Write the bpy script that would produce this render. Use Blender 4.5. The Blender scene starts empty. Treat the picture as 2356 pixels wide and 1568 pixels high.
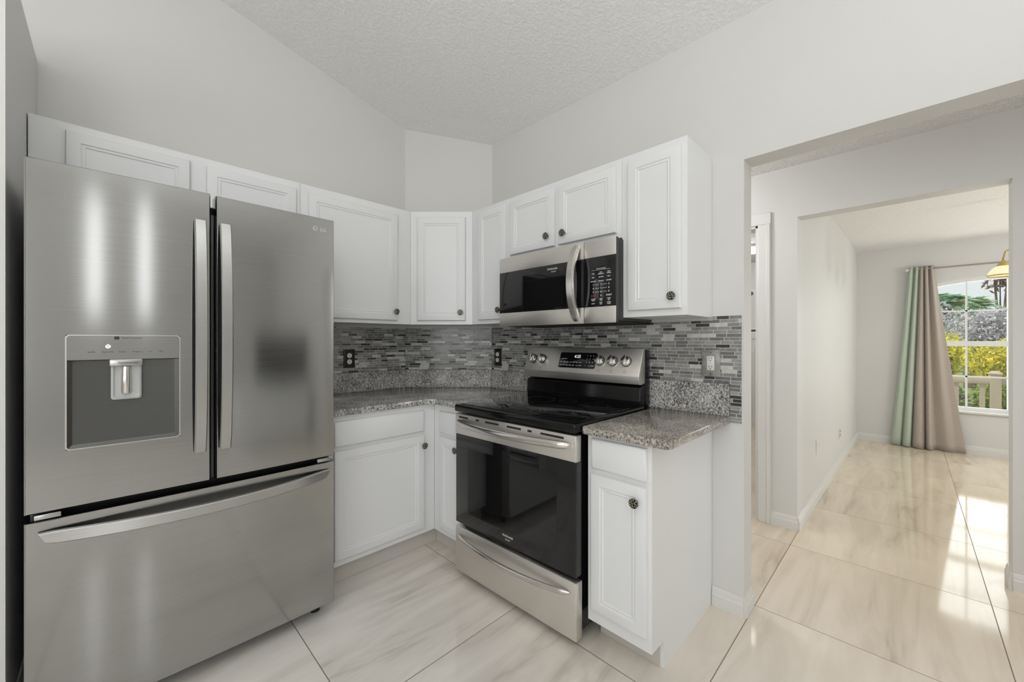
import bpy, bmesh, math, random
from mathutils import Vector, Matrix
PI = math.pi
R = math.radians
S = bpy.context.scene
C = S.collection

# ------------------------------------------------------------------ camera, world, light
cam_d = bpy.data.cameras.new('camera'); cam_d.sensor_width = 36; cam_d.lens = 917.23 / 2356 * 36
cam_d.clip_start = .02; cam_d.clip_end = 200
cam = bpy.data.objects.new('camera', cam_d); C.objects.link(cam)
cam.location = (-2.036, -2.706, 1.26); cam.rotation_euler = (R(90), 0, R(44.884 - 90))
S.camera = cam

S.view_settings.view_transform = 'Standard'; S.view_settings.look = 'None'
S.view_settings.exposure = -.24; S.view_settings.gamma = 1.0; S.view_settings.use_curve_mapping = False

w = bpy.data.worlds.new('world'); S.world = w; w.use_nodes = True
wn = w.node_tree.nodes; bg = wn['Background']
bg.inputs[0].default_value = (.93, .97, 1, 1); bg.inputs[1].default_value = 1.1

sd = bpy.data.lights.new('sun', 'SUN'); sd.energy = 5.5; sd.angle = R(2); sd.color = (1, .95, .86)
sun = bpy.data.objects.new('sun', sd); C.objects.link(sun)
sun.rotation_euler = Vector((.2, -.55, -.8)).to_track_quat('-Z', 'Y').to_euler()

def area(name, loc, aim, sx, sy, power, col=(1, 1, 1), spread=180):
    d = bpy.data.lights.new(name, 'AREA'); d.shape = 'RECTANGLE'; d.size = sx; d.size_y = sy
    d.energy = power; d.color = col; d.spread = R(spread)
    o = bpy.data.objects.new(name, d); C.objects.link(o); o.location = loc
    o.rotation_euler = (Vector(aim) - Vector(loc)).to_track_quat('-Z', 'Y').to_euler()
    return o
def lamp(name, loc, power, col=(1, 1, 1), r=.07):
    d = bpy.data.lights.new(name, 'POINT'); d.energy = power; d.color = col; d.shadow_soft_size = r
    o = bpy.data.objects.new(name, d); C.objects.link(o); o.location = loc; return o
# daylight for the windows, seen and unseen, the laundry light, and added fixtureless fill lamps
area('daylight_left_window', (-4.5, -3.2, 1.75), (0, -3.2, 1.75), 2.6, 1.7, 31, (.99, .995, 1))
area('daylight_front_window', (-3.95, -6.2, 1.6), (-3.1, 0, 1.4), 1.05, 1.9, 28, (.97, .985, 1))
area('daylight_narrow_window', (-2.45, -6.27, 2.35), (-2.45, 0, 2.35), .17, 1.5, 2.0)
area('daylight_narrow_window', (-1.88, -6.27, 2.35), (-1.88, 0, 2.35), .15, 1.5, 1.8)
lamp('kitchen_fill', (-2.9, -2.3, 2.65), 11, (1, .985, .965), .15)  # added fill for the left cabinets, no fixture stands here
area('ceiling_fill', (-2.3, -3.4, 2.0), (-2.3, -3.4, 4), 1.2, .6, 47, (.98, .99, 1))  # unseen fill, added to brighten the kitchen ceiling
lamp('hall_fill', (.65, -5.6, 2.0), 30, (.97, .985, 1), .1)  # hall fill, added out of sight
lamp('hall_fill', (.55, -1.25, 2.15), 20, (.97, .985, 1), .1)  # second added fill, hidden behind the right wall
area('dining_window_daylight', (4.93, -3.47, 1.22), (0, -3.47, 1.15), 1.22, 1.46, 17, (1, .99, .97))
area('dining_front_fill', (3.2, -5.95, 1.5), (3.2, 0, 1.4), 2.2, 1.7, 26, (.94, .975, 1))  # added dining fill; the wall behind it has no window
lamp('laundry_lamp', (3.3, -.9, 2.2), 26, (.98, .99, 1), .1)
lamp('dining_far_fill', (3.0, -4.6, 1.70), 36, (.95, .975, 1), .12)  # fill added for the dining walls, set apart from the chandelier

# ------------------------------------------------------------------ mesh helpers
class MB:
    def __init__(s): s.bm = bmesh.new()
    def quad(s, pts):
        return s.bm.faces.new([s.bm.verts.new(p) for p in pts])
    def box(s, x0, x1, y0, y1, z0, z1, bev=0, seg=2):
        b = bmesh.new(); bmesh.ops.create_cube(b, size=1)
        for v in b.verts:
            v.co = ((x0 + x1) / 2 + v.co.x * (x1 - x0), (y0 + y1) / 2 + v.co.y * (y1 - y0), (z0 + z1) / 2 + v.co.z * (z1 - z0))
        if bev: bmesh.ops.bevel(b, geom=b.edges[:], offset=bev, segments=seg, affect='EDGES', profile=.5)
        s.merge(b); return s
    def merge(s, b, M=None):
        if M: bmesh.ops.transform(b, matrix=M, verts=b.verts)
        me = bpy.data.meshes.new('t'); b.to_mesh(me); b.free(); s.bm.from_mesh(me); bpy.data.meshes.remove(me)
    def prism(s, pts, vec, bev=0, seg=2):
        b = bmesh.new(); vec = Vector(vec)
        a = [b.verts.new(p) for p in pts]; c = [b.verts.new(Vector(p) + vec) for p in pts]
        b.faces.new(a); b.faces.new(c[::-1]); n = len(a)
        for i in range(n): b.faces.new((a[i], c[i], c[(i + 1) % n], a[(i + 1) % n])[::-1])
        bmesh.ops.recalc_face_normals(b, faces=b.faces)
        if bev: bmesh.ops.bevel(b, geom=b.edges[:], offset=bev, segments=seg, affect='EDGES', profile=.5)
        s.merge(b); return s
    def rings(s, rs, cap0=True, cap1=True, closed=True):
        """bridge a list of equal-length point loops"""
        L = [[s.bm.verts.new(p) for p in r] for r in rs]
        n = len(L[0])
        for a, c in zip(L, L[1:]):
            for i in range(n if closed else n - 1):
                s.bm.faces.new((a[i], a[(i + 1) % n], c[(i + 1) % n], c[i]))
        if cap0: s.bm.faces.new(L[0][::-1])
        if cap1: s.bm.faces.new(L[-1])
        return s
    def tube(s, pts, r, n=10, caps=True):
        pts = [Vector(p) for p in pts]; rs = []; up = Vector((0, 0, 1))
        for i, p in enumerate(pts):
            t = (pts[min(i + 1, len(pts) - 1)] - pts[max(i - 1, 0)]).normalized()
            a = t.cross(up)
            if a.length < .05: a = t.cross(Vector((1, 0, 0)))
            a.normalize(); bb = a.cross(t)
            rr = r[i] if isinstance(r, (list, tuple)) else r
            rs.append([p + (a * math.cos(2 * PI * k / n) + bb * math.sin(2 * PI * k / n)) * rr for k in range(n)])
        return s.rings(rs, caps, caps)
    def lathe(s, prof, n=24, M=None, cap=True):
        """profile (radius, height) about z, optional matrix"""
        M = M or Matrix()
        rs = [[M @ Vector((r * math.cos(2 * PI * k / n), r * math.sin(2 * PI * k / n), h)) for k in range(n)] for r, h in prof]
        return s.rings(rs, cap, cap)
    def text(s, txt, size, M, ext=.0003, align='CENTER'):
        cu = bpy.data.curves.new('t', 'FONT'); cu.body = txt; cu.size = size; cu.extrude = ext; cu.resolution_u = 3
        cu.align_x = align; cu.align_y = 'CENTER'
        o = bpy.data.objects.new('t', cu); C.objects.link(o)
        dg = bpy.context.evaluated_depsgraph_get(); me = bpy.data.meshes.new_from_object(o.evaluated_get(dg))
        b = bmesh.new(); b.from_mesh(me); s.merge(b, M)
        bpy.data.objects.remove(o); bpy.data.curves.remove(cu); bpy.data.meshes.remove(me); return s
    def build(s, name, mat, parent=None, smooth=35, **props):
        bmesh.ops.recalc_face_normals(s.bm, faces=s.bm.faces)
        me = bpy.data.meshes.new(name); s.bm.to_mesh(me); s.bm.free()
        for m in (mat if isinstance(mat, (list, tuple)) else [mat]): me.materials.append(m)
        if smooth:
            me.polygons.foreach_set('use_smooth', [True] * len(me.polygons)); me.set_sharp_from_angle(angle=R(smooth))
        o = bpy.data.objects.new(name, me); C.objects.link(o)
        if parent: o.parent = parent
        for k, v in props.items(): o[k] = v
        return o

FRONT = lambda x, y, z: Matrix.Translation((x, y, z)) @ Matrix.Rotation(R(90), 4, 'X')     # text plane facing local -y

def thing(name, label, cat, loc=(0, 0, 0), rz=0, group=None):
    o = bpy.data.objects.new(name, None); C.objects.link(o); o.empty_display_size = .1
    o.location = loc; o.rotation_euler = (0, 0, R(rz)); o['label'] = label; o['category'] = cat
    if group: o['group'] = group
    return o
def tag(o, label, cat, group=None, loc=None):
    o['label'] = label; o['category'] = cat
    if group: o['group'] = group
    return o
def struct(o): o['kind'] = 'structure'; return o
def shift(o, p):
    """move a one-mesh thing's origin to p"""
    o.data.transform(Matrix.Translation(-Vector(p))); o.location = p; return o

# ------------------------------------------------------------------ materials
def lin(*c): return tuple(((v / 255) / 12.92 if v / 255 <= .04045 else ((v / 255 + .055) / 1.055) ** 2.4) for v in c) + (1,)
class N:
    def __init__(s, name):
        s.m = bpy.data.materials.new(name); s.m.use_nodes = True; s.t = s.m.node_tree; s.b = s.t.nodes['Principled BSDF']
    def n(s, typ, **kw):
        x = s.t.nodes.new(typ)
        for k, v in kw.items():
            if k.startswith('i_'): x.inputs[k[2:].replace('_', ' ')].default_value = v
            elif k.startswith('in'): x.inputs[int(k[2:])].default_value = v
            else: setattr(x, k, v)
        return x
    def l(s, a, b): s.t.links.new(a, b)
    def ramp(s, fac, stops, interp='LINEAR'):
        r = s.n('ShaderNodeValToRGB'); r.color_ramp.interpolation = interp
        e = r.color_ramp.elements
        while len(e) < len(stops): e.new(.5)
        for k, (p, c) in zip(e, stops): k.position = p; k.color = c
        s.l(fac, r.inputs[0]); return r.outputs[0]
    def math(s, op, a, b=None):
        m = s.n('ShaderNodeMath', operation=op)
        for i, v in ((0, a), (1, b)):
            if v is None: continue
            if isinstance(v, (int, float)): m.inputs[i].default_value = v
            else: s.l(v, m.inputs[i])
        return m.outputs[0]
    def set(s, **kw):
        for k, v in kw.items(): s.b.inputs[k.replace('_', ' ')].default_value = v
        return s
    def bump(s, h, strength, dist):
        b = s.n('ShaderNodeBump', i_Strength=strength, i_Distance=dist); s.l(h, b.inputs['Height']); s.l(b.outputs[0], s.b.inputs['Normal'])
def plain(name, col, rough=.5, metal=0, **kw):
    k = N(name); k.set(Base_Color=col, Roughness=rough, Metallic=metal, **kw); return k.m

def paint(name, col, rough=.55, bump=.0, scale=120):
    k = N(name); k.set(Roughness=rough)
    tc = k.n('ShaderNodeTexCoord'); no = k.n('ShaderNodeTexNoise', i_Scale=1.3, i_Detail=3.0); k.l(tc.outputs['Object'], no.inputs['Vector'])
    d = tuple(v * .97 for v in col[:3]) + (1,)
    k.l(k.ramp(no.outputs[0], [(.3, d), (.7, col)]), k.b.inputs['Base Color'])
    if bump:
        n2 = k.n('ShaderNodeTexNoise', i_Scale=scale, i_Detail=2.0); k.l(tc.outputs['Object'], n2.inputs['Vector']); k.bump(n2.outputs[0], bump, .004)
    return k.m
def popcorn(name, col, scale, strength):
    k = N(name); k.set(Roughness=.9)
    tc = k.n('ShaderNodeTexCoord'); no = k.n('ShaderNodeTexNoise', i_Scale=scale, i_Detail=3.0, i_Roughness=.6); k.l(tc.outputs['Object'], no.inputs['Vector'])
    h = k.ramp(no.outputs[0], [(.42, (0, 0, 0, 1)), (.62, (1, 1, 1, 1))])
    d = tuple(v * .95 for v in col[:3]) + (1,)
    k.l(k.ramp(no.outputs[0], [(.35, d), (.6, col)]), k.b.inputs['Base Color']); k.bump(h, strength, .006)
    return k.m
def steel(name, col, rough, tang, aniso=.75, grain=.03, gs=(2, 60, 900)):
    k = N(name); k.set(Metallic=1.0, Anisotropic=aniso)
    v = k.n('ShaderNodeCombineXYZ', in0=tang[0], in1=tang[1], in2=tang[2]); k.l(v.outputs[0], k.b.inputs['Tangent'])
    tc = k.n('ShaderNodeTexCoord'); mp = k.n('ShaderNodeMapping'); mp.inputs['Scale'].default_value = gs
    k.l(tc.outputs['Object'], mp.inputs[0]); no = k.n('ShaderNodeTexNoise', i_Scale=1.0, i_Detail=2.0); k.l(mp.outputs[0], no.inputs['Vector'])
    a = tuple(c * (1 - grain * 3) for c in col[:3]) + (1,)
    k.l(k.ramp(no.outputs[0], [(.3, a), (.7, col)]), k.b.inputs['Base Color'])
    r = k.n('ShaderNodeMapRange', in3=rough - grain, in4=rough + grain); k.l(no.outputs[0], r.inputs[0]); k.l(r.outputs[0], k.b.inputs['Roughness'])
    return k.m
def granite(name, cols, scale=150):
    k = N(name); k.set(Roughness=.12)
    tc = k.n('ShaderNodeTexCoord'); mp = k.n('ShaderNodeMapping'); mp.inputs['Rotation'].default_value = (R(30), R(35), R(40)); mp.inputs['Scale'].default_value = (1, 1, .7)
    k.l(tc.outputs['Object'], mp.inputs[0])
    a = k.n('ShaderNodeTexNoise', i_Scale=scale, i_Detail=3.0, i_Roughness=.65, i_Distortion=.6); k.l(mp.outputs[0], a.inputs['Vector'])
    b = k.n('ShaderNodeTexNoise', i_Scale=9.0, i_Detail=3.0); k.l(tc.outputs['Object'], b.inputs['Vector'])
    f = k.math('ADD', a.outputs[0], k.math('MULTIPLY', k.math('SUBTRACT', b.outputs[0], .5), .22))
    k.l(k.ramp(f, cols), k.b.inputs['Base Color']); return k.m
def mosaic(name):
    k = N(name); k.set(Roughness=.18)
    tc = k.n('ShaderNodeTexCoord'); sp = k.n('ShaderNodeSeparateXYZ'); k.l(tc.outputs['Object'], sp.inputs[0])
    H = .0168
    zz = k.math('DIVIDE', sp.outputs[2], H); row = k.math('FLOOR', zz); fz = k.math('SUBTRACT', zz, row)
    wn_ = k.n('ShaderNodeTexWhiteNoise', noise_dimensions='1D'); k.l(row, wn_.inputs['W'])
    W = k.math('ADD', k.math('MULTIPLY', sp.outputs[0], 15.5), k.math('ADD', k.math('MULTIPLY', wn_.outputs[0], 60), k.math('MULTIPLY', row, 37.13)))
    v = k.n('ShaderNodeTexVoronoi', voronoi_dimensions='1D', i_Scale=1.0, i_Randomness=.85); k.l(W, v.inputs['W'])
    e = k.n('ShaderNodeTexVoronoi', voronoi_dimensions='1D', feature='DISTANCE_TO_EDGE', i_Scale=1.0, i_Randomness=.85); k.l(W, e.inputs['W'])
    cs = k.n('ShaderNodeSeparateColor'); k.l(v.outputs['Color'], cs.inputs[0])
    tile = k.ramp(cs.outputs[0], [(0, lin(66, 65, 63)), (.14, lin(118, 118, 116)), (.36, lin(138, 138, 136)), (.58, lin(152, 152, 150)), (.85, lin(202, 201, 196))], 'CONSTANT')
    no = k.n('ShaderNodeTexNoise', i_Scale=45.0, i_Detail=5.0); k.l(tc.outputs['Object'], no.inputs['Vector'])
    mx = k.n('ShaderNodeMix', data_type='RGBA', blend_type='OVERLAY'); mx.inputs[0].default_value = .45; k.l(tile, mx.inputs[6]); k.l(no.outputs[0], mx.inputs[7])
    g1 = k.math('LESS_THAN', e.outputs[0], .022); g2 = k.math('LESS_THAN', fz, .13)
    g = k.math('MAXIMUM', g1, g2)
    m2 = k.n('ShaderNodeMix', data_type='RGBA'); k.l(g, m2.inputs[0]); k.l(mx.outputs[2], m2.inputs[6]); m2.inputs[7].default_value = lin(200, 198, 192)
    k.l(m2.outputs[2], k.b.inputs['Base Color'])
    r = k.n('ShaderNodeMapRange', in3=.16, in4=.7); k.l(g, r.inputs[0]); k.l(r.outputs[0], k.b.inputs['Roughness'])
    k.bump(k.math('SUBTRACT', 1, g), .5, .0015); return k.m
def floor_tile(name):
    k = N(name); k.set(Roughness=.07, IOR=1.65)
    k.b.inputs['Specular IOR Level'].default_value = .6
    tc = k.n('ShaderNodeTexCoord'); sp = k.n('ShaderNodeSeparateXYZ'); k.l(tc.outputs['Object'], sp.inputs[0])
    u = k.math('DIVIDE', k.math('SUBTRACT', sp.outputs[0], .1285), .7975); v = k.math('DIVIDE', k.math('ADD', sp.outputs[1], 2.185), .8)
    fu = k.math('FLOOR', u); fv = k.math('FLOOR', v)
    du = k.math('ABSOLUTE', k.math('SUBTRACT', u, k.math('ROUND', u))); dv = k.math('ABSOLUTE', k.math('SUBTRACT', v, k.math('ROUND', v)))
    g = k.math('LESS_THAN', k.math('MINIMUM', du, dv), .0022)
    # every slab has its own veining, some slabs laid turned
    cx = k.n('ShaderNodeCombineXYZ'); k.l(fu, cx.inputs[0]); k.l(fv, cx.inputs[1])
    wn_ = k.n('ShaderNodeTexWhiteNoise', noise_dimensions='2D'); k.l(cx.outputs[0], wn_.inputs['Vector'])
    off = k.n('ShaderNodeVectorMath', operation='SCALE'); off.inputs[3].default_value = 13; k.l(wn_.outputs['Color'], off.inputs[0])
    ad = k.n('ShaderNodeVectorMath', operation='ADD'); k.l(tc.outputs['Object'], ad.inputs[0]); k.l(off.outputs[0], ad.inputs[1])
    mp = k.n('ShaderNodeMapping'); mp.inputs['Rotation'].default_value = (0, 0, R(-38)); mp.inputs['Scale'].default_value = (1.1, 7.5, 1); k.l(ad.outputs[0], mp.inputs[0])
    no = k.n('ShaderNodeTexNoise', i_Scale=1.0, i_Detail=6.0, i_Roughness=.55, i_Distortion=1.0); k.l(mp.outputs[0], no.inputs['Vector'])
    n2 = k.n('ShaderNodeTexNoise', i_Scale=2.2, i_Detail=3.0); k.l(ad.outputs[0], n2.inputs['Vector'])
    f = k.math('ADD', k.math('MULTIPLY', no.outputs[0], .75), k.math('MULTIPLY', n2.outputs[0], .25))
    col = k.ramp(f, [(.30, lin(188, 180, 170)), (.40, lin(218, 212, 204)), (.52, lin(229, 224, 217)), (.70, lin(238, 234, 228))])
    m = k.n('ShaderNodeMix', data_type='RGBA'); k.l(g, m.inputs[0]); k.l(col, m.inputs[6]); m.inputs[7].default_value = lin(120, 110, 98)
    # a warmer cream tint blends in from left to right
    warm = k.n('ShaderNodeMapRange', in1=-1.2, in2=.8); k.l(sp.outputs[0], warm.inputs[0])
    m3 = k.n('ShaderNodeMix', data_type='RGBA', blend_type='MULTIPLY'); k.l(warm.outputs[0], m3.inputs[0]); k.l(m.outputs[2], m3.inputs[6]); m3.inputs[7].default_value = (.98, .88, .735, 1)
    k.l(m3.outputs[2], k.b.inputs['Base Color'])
    r = k.n('ShaderNodeMapRange', in3=.07, in4=.6); k.l(g, r.inputs[0]); k.l(r.outputs[0], k.b.inputs['Roughness'])
    return k.m
def filigree(name):
    k = N(name); k.set(Metallic=.55, Roughness=.45)
    tc = k.n('ShaderNodeTexCoord'); v = k.n('ShaderNodeTexVoronoi', feature='DISTANCE_TO_EDGE', i_Scale=105.0, i_Randomness=.8); k.l(tc.outputs['Object'], v.inputs['Vector'])
    k.l(k.ramp(v.outputs[0], [(.045, lin(200, 195, 178)), (.085, lin(26, 24, 21))]), k.b.inputs['Base Color']); k.bump(v.outputs[0], -.6, .002); return k.m
def cloth(name, c0, c1):
    k = N(name); k.set(Roughness=.75); k.b.inputs['Sheen Weight'].default_value = .25
    tc = k.n('ShaderNodeTexCoord'); no = k.n('ShaderNodeTexNoise', i_Scale=260.0, i_Detail=2.0); k.l(tc.outputs['Object'], no.inputs['Vector'])
    k.l(k.ramp(no.outputs[0], [(.35, c0), (.65, c1)]), k.b.inputs['Base Color']); k.bump(no.outputs[0], .15, .001); return k.m
def leaf(name, c0, c1, c2):
    k = N(name); k.set(Roughness=.5); o = k.t.nodes['Material Output']
    g = k.n('ShaderNodeNewGeometry'); c = k.ramp(g.outputs['Random Per Island'], [(0, c0), (.5, c1), (1, c2)]); k.l(c, k.b.inputs['Base Color'])
    t = k.n('ShaderNodeBsdfTranslucent'); k.l(c, t.inputs[0]); mx = k.n('ShaderNodeMixShader'); mx.inputs[0].default_value = .45
    k.l(k.b.outputs[0], mx.inputs[1]); k.l(t.outputs[0], mx.inputs[2]); k.l(mx.outputs[0], o.inputs[0]); return k.m
def emit(name, col, st, base=(.8, .8, .8, 1)):
    k = N(name); k.set(Base_Color=base, Roughness=.3); k.b.inputs['Emission Color'].default_value = col; k.b.inputs['Emission Strength'].default_value = st; return k.m
def glass(name):
    k = N(name); k.t.nodes.remove(k.b); o = k.t.nodes['Material Output']
    tr = k.n('ShaderNodeBsdfTransparent'); gl = k.n('ShaderNodeBsdfGlossy', i_Roughness=.0); mx = k.n('ShaderNodeMixShader'); mx.inputs[0].default_value = .05
    tr.inputs[0].default_value = (.96, .98, .97, 1)
    k.l(tr.outputs[0], mx.inputs[1]); k.l(gl.outputs[0], mx.inputs[2]); k.l(mx.outputs[0], o.inputs[0]); return k.m

M = dict(
    wall=paint('wall_paint', lin(221, 220, 217), .5, .06),
    trimw=paint('trim_paint', lin(226, 225, 221), .35),
    cab=paint('cabinet_paint', lin(236, 237, 237), .32),
    toe=paint('toe_kick_paint', lin(205, 200, 192), .5),
    ceil=popcorn('ceiling_texture', lin(242, 242, 240), 55, .3),
    ceil2=popcorn('ceiling_texture_coarse', lin(236, 234, 231), 52, 1.0),
    ceil3=popcorn('ceiling_texture_fine', lin(242, 241, 238), 60, .3),
    fridge=steel('brushed_steel_fridge', (.425, .425, .417, 1), .13, (0, 0, 1), .72),
    handle=steel('steel_fridge_handle', (.52, .52, .51, 1), .3, (0, 0, 1), .3),
    pocket=steel('dark_grey_metal_pocket', (.125, .125, .122, 1), .42, (0, 0, 1), .3),
    range=steel('brushed_steel_range', (.80, .77, .73, 1), .42, (0, 0, 1), .4),
    rhandle=steel('polished_steel_handle', (.70, .68, .65, 1), .24, (0, 0, 1), .3),
    black=plain('black_enamel', (.006, .006, .0065, 1), .15, IOR=1.4),
    blackglass=plain('black_glass', (.008, .008, .009, 1), .04, IOR=1.52),
    window_glass=plain('dark_oven_window', (.006, .006, .006, 1), .05, IOR=1.52),
    dgrey=plain('dark_grey_plastic', (.05, .05, .052, 1), .45),
    side=paint('fridge_side_grey', (.10, .10, .105, 1), .5, .1, 300),
    ring=plain('burner_mark_grey', (.05, .05, .05, 1), .3),
    clear=plain('clear_plastic', (.62, .63, .62, 1), .12, Alpha=.75),
    white_pl=plain('white_plastic', lin(226, 226, 222), .35),
    whitemark=emit('white_print', (1, 1, 1, 1), .12),
    lit=emit('lit_digits', (.85, .95, 1, 1), .9),
    red=emit('red_print', lin(190, 60, 70), .15, lin(190, 60, 70)),
    darkmark=plain('dark_print', (.03, .03, .03, 1), .5),
    lightmark=plain('light_grey_print', (.72, .72, .72, 1), .4),
    bronze=plain('dark_bronze_plate', lin(46, 40, 35), .35, .4),
    stone=granite('grey_stone_plate', [(.35, lin(128, 126, 120)), (.6, lin(158, 156, 150))], 40),
    granite=granite('speckled_granite', [(.33, lin(52, 52, 54)), (.42, lin(112, 111, 110)), (.50, lin(160, 158, 155)), (.58, lin(196, 194, 190)), (.68, lin(228, 226, 220))]),
    granite2=granite('brown_speckled_granite', [(.33, lin(66, 61, 57)), (.43, lin(130, 123, 116)), (.52, lin(168, 161, 153)), (.61, lin(202, 197, 189)), (.70, lin(228, 224, 218))]),
    mosaic=mosaic('linear_mosaic_tile'),
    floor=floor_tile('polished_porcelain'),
    knob=filigree('antique_filigree'),
    green=cloth('sage_green_linen', lin(176, 190, 172), lin(196, 207, 192)),
    taupe=cloth('taupe_linen', lin(168, 157, 148), lin(190, 179, 169)),
    rod=plain('brushed_rod', lin(165, 158, 150), .35, .8),
    brass=plain('polished_brass', lin(205, 180, 120), .25, .9),
    shade=emit('alabaster_glass', (1, .78, .48, 1), .75, lin(255, 235, 200)),
    vinyl=plain('window_vinyl', lin(232, 233, 232), .4),
    pane=glass('window_pane'),
    fence=paint('tan_vinyl', lin(176, 162, 143), .5),
    grass=paint('lawn', lin(110, 125, 70), .9),
    patio=paint('pale_patio', lin(205, 200, 190), .8),
    yellow=leaf('yellow_green_leaves', lin(150, 168, 56), lin(226, 212, 62), lin(250, 234, 90)),
    hedge2=leaf('grey_green_leaves', lin(92, 104, 84), lin(128, 140, 112), lin(170, 176, 130)),
    hedge=leaf('mid_green_leaves', lin(84, 110, 50), lin(134, 156, 66), lin(200, 196, 74)),
    palm=leaf('blue_green_fronds', lin(100, 150, 122), lin(146, 188, 160), lin(204, 220, 176)),
    greyleaf=leaf('grey_violet_leaves', lin(160, 163, 164), lin(198, 196, 203), lin(228, 221, 229)),
    brownleaf=leaf('brown_leaves', lin(96, 70, 62), lin(140, 106, 96), lin(170, 140, 128)),
    bark=paint('grey_bark', lin(110, 98, 86), .9),
    reflect_dark=plain('dark_panel', (.02, .02, .022, 1), .25),  # for the added panel mirrored in the refrigerator
    bulb=emit('lit_bulb', (1, .9, .7, 1), 4),
    ceil_glow=emit('lit_diffuser', (1, .97, .92, 1), 3),
    inner=plain('dark_gap', (.02, .02, .02, 1), .8),
)

# ------------------------------------------------------------------ the room shell
Z0, SL = 2.744, .251           # kitchen ceiling rises to the left
cz = lambda x: Z0 - SL * x
XL, YF = -4.6, -6.3
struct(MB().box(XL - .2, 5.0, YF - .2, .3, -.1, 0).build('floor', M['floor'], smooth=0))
struct(MB().prism([(.12, .12, cz(.12)), (.12, YF - .12, cz(.12)), (XL - .12, YF - .12, cz(XL - .12)), (XL - .12, .12, cz(XL - .12))], (0, 0, .12)).build('ceiling', M['ceil'], smooth=0))
struct(MB().prism([(XL - .12, 0, 0), (-.466, 0, 0), (-.466, 0, cz(-.466)), (XL - .12, 0, cz(XL - .12))], (0, .12, 0)).build('wall_back', M['wall'], smooth=0))
struct(MB().prism([(-.466, 0, 0), (0, -.466, 0), (0, -.466, cz(0)), (-.466, 0, cz(-.466))], (.085, .085, 0)).build('wall_corner', M['wall'], smooth=0))
OY, OH = -2.172, 2.088         # edge and height of the opening
wr = MB(); wr.prism([(0, -.466, 0), (0, OY, 0), (0, OY, OH), (0, -3.9, OH), (0, -3.9, 0), (0, YF, 0), (0, YF, cz(0)), (0, -.466, cz(0))], (.118, 0, 0))
struct(wr.build('wall_right', M['wall'], smooth=0))
# front wall and left wall with their glazed openings (behind the camera)
def wall_open_y(name, y, th, x0, x1, holes, top):
    b = MB(); xs = x0
    for hx0, hx1, hz0, hz1 in holes:
        b.prism([(xs, y, 0), (hx0, y, 0), (hx0, y, top(hx0)), (xs, y, top(xs))], (0, th, 0))
        b.box(hx0, hx1, min(y, y + th), max(y, y + th), 0, hz0); b.prism([(hx0, y, hz1), (hx1, y, hz1), (hx1, y, top(hx1)), (hx0, y, top(hx0))], (0, th, 0)); xs = hx1
    b.prism([(xs, y, 0), (x1, y, 0), (x1, y, top(x1)), (xs, y, top(xs))], (0, th, 0))
    return struct(b.build(name, M['wall'], smooth=0))
wall_open_y('wall_front', YF, -.12, XL - .12, .12, [(-4.5, -3.4, .6, 2.6), (-2.54, -2.36, 1.55, 3.1), (-1.965, -1.795, 1.55, 3.1)], cz)
wl = MB()
wl.box(XL - .12, XL, YF, 0, 0, .8); wl.box(XL - .12, XL, YF, 0, 2.7, cz(XL)); wl.box(XL - .12, XL, -1.8, 0, .8, 2.7); wl.box(XL - .12, XL, YF, -4.6, .8, 2.7)
struct(wl.build('wall_left', M['wall'], smooth=0))
# low partition beside the fridge
PX, PY, PT = -2.267, -.735, 2.488
struct(MB().box(PX - .125, PX, PY, -.001, 0, PT).build('wall_partition', M['wall'], smooth=0))
def baseboard(name, pts, out, h=.09, t=.014):
    """profiled baseboard along a polyline of floor points; out = outward normals per segment"""
    b = MB()
    for (p, q), o in zip(zip(pts, pts[1:]), out):
        p = Vector(p + (0,)); q = Vector(q + (0,)); o = Vector(o + (0,)).normalized()
        prof = [(0, 0), (t, 0), (t, h * .62), (t * .75, h * .68), (t * .75, h * .8), (t * .35, h), (0, h)]
        b.rings([[c + o * a + Vector((0, 0, z)) for a, z in prof] for c in (p, q)])
    return struct(b.build(name, M['trimw'], smooth=20))
baseboard('baseboard_partition', [(PX, -.02), (PX, PY - .014), (PX - .125, PY - .014)], [(1, 0), (0, -1)])
baseboard('baseboard_pillar', [(-.0005, -2.038), (-.0005, OY), (.118, OY), (.118, -.5)], [(-1, 0), (0, -1), (1, 0)])
# hall
HX, HT, HC = 1.18, .12, 2.43
hy0, hy1 = -2.18, -3.078       # second opening
dy0, dy1 = -1.15, -1.953       # laundry doorway
wh = MB()
wh.prism([(HX, .1, 0), (HX, dy0, 0), (HX, dy0, 2.07), (HX, dy1, 2.07), (HX, dy1, 0), (HX, hy0, 0), (HX, hy0, 2.085), (HX, hy1, 2.085), (HX, hy1, 0), (HX, YF, 0), (HX, YF, HC), (HX, .1, HC)], (HT, 0, 0))
struct(wh.build('wall_hall', M['wall'], smooth=0))
struct(MB().box(.119, HX, YF, .1, HC, HC + .1).build('ceiling_hall', M['ceil2'], smooth=0))
struct(MB().box(.0, 5, .0, .12, 0, 2.6).build('wall_hall_end', M['wall'], smooth=0))
struct(MB().box(.12, 5, YF - .12, YF, 0, 2.6).build('wall_dining_front', M['wall'], smooth=0))
baseboard('baseboard_hall', [(HX, dy1 - .078), (HX, hy0 - .0), (HX + HT, hy0)], [(-1, 0), (0, -1)])
baseboard('baseboard_hall_pillar', [(HX + HT, hy1), (HX, hy1), (HX, YF)], [(0, 1), (-1, 0)])
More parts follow.
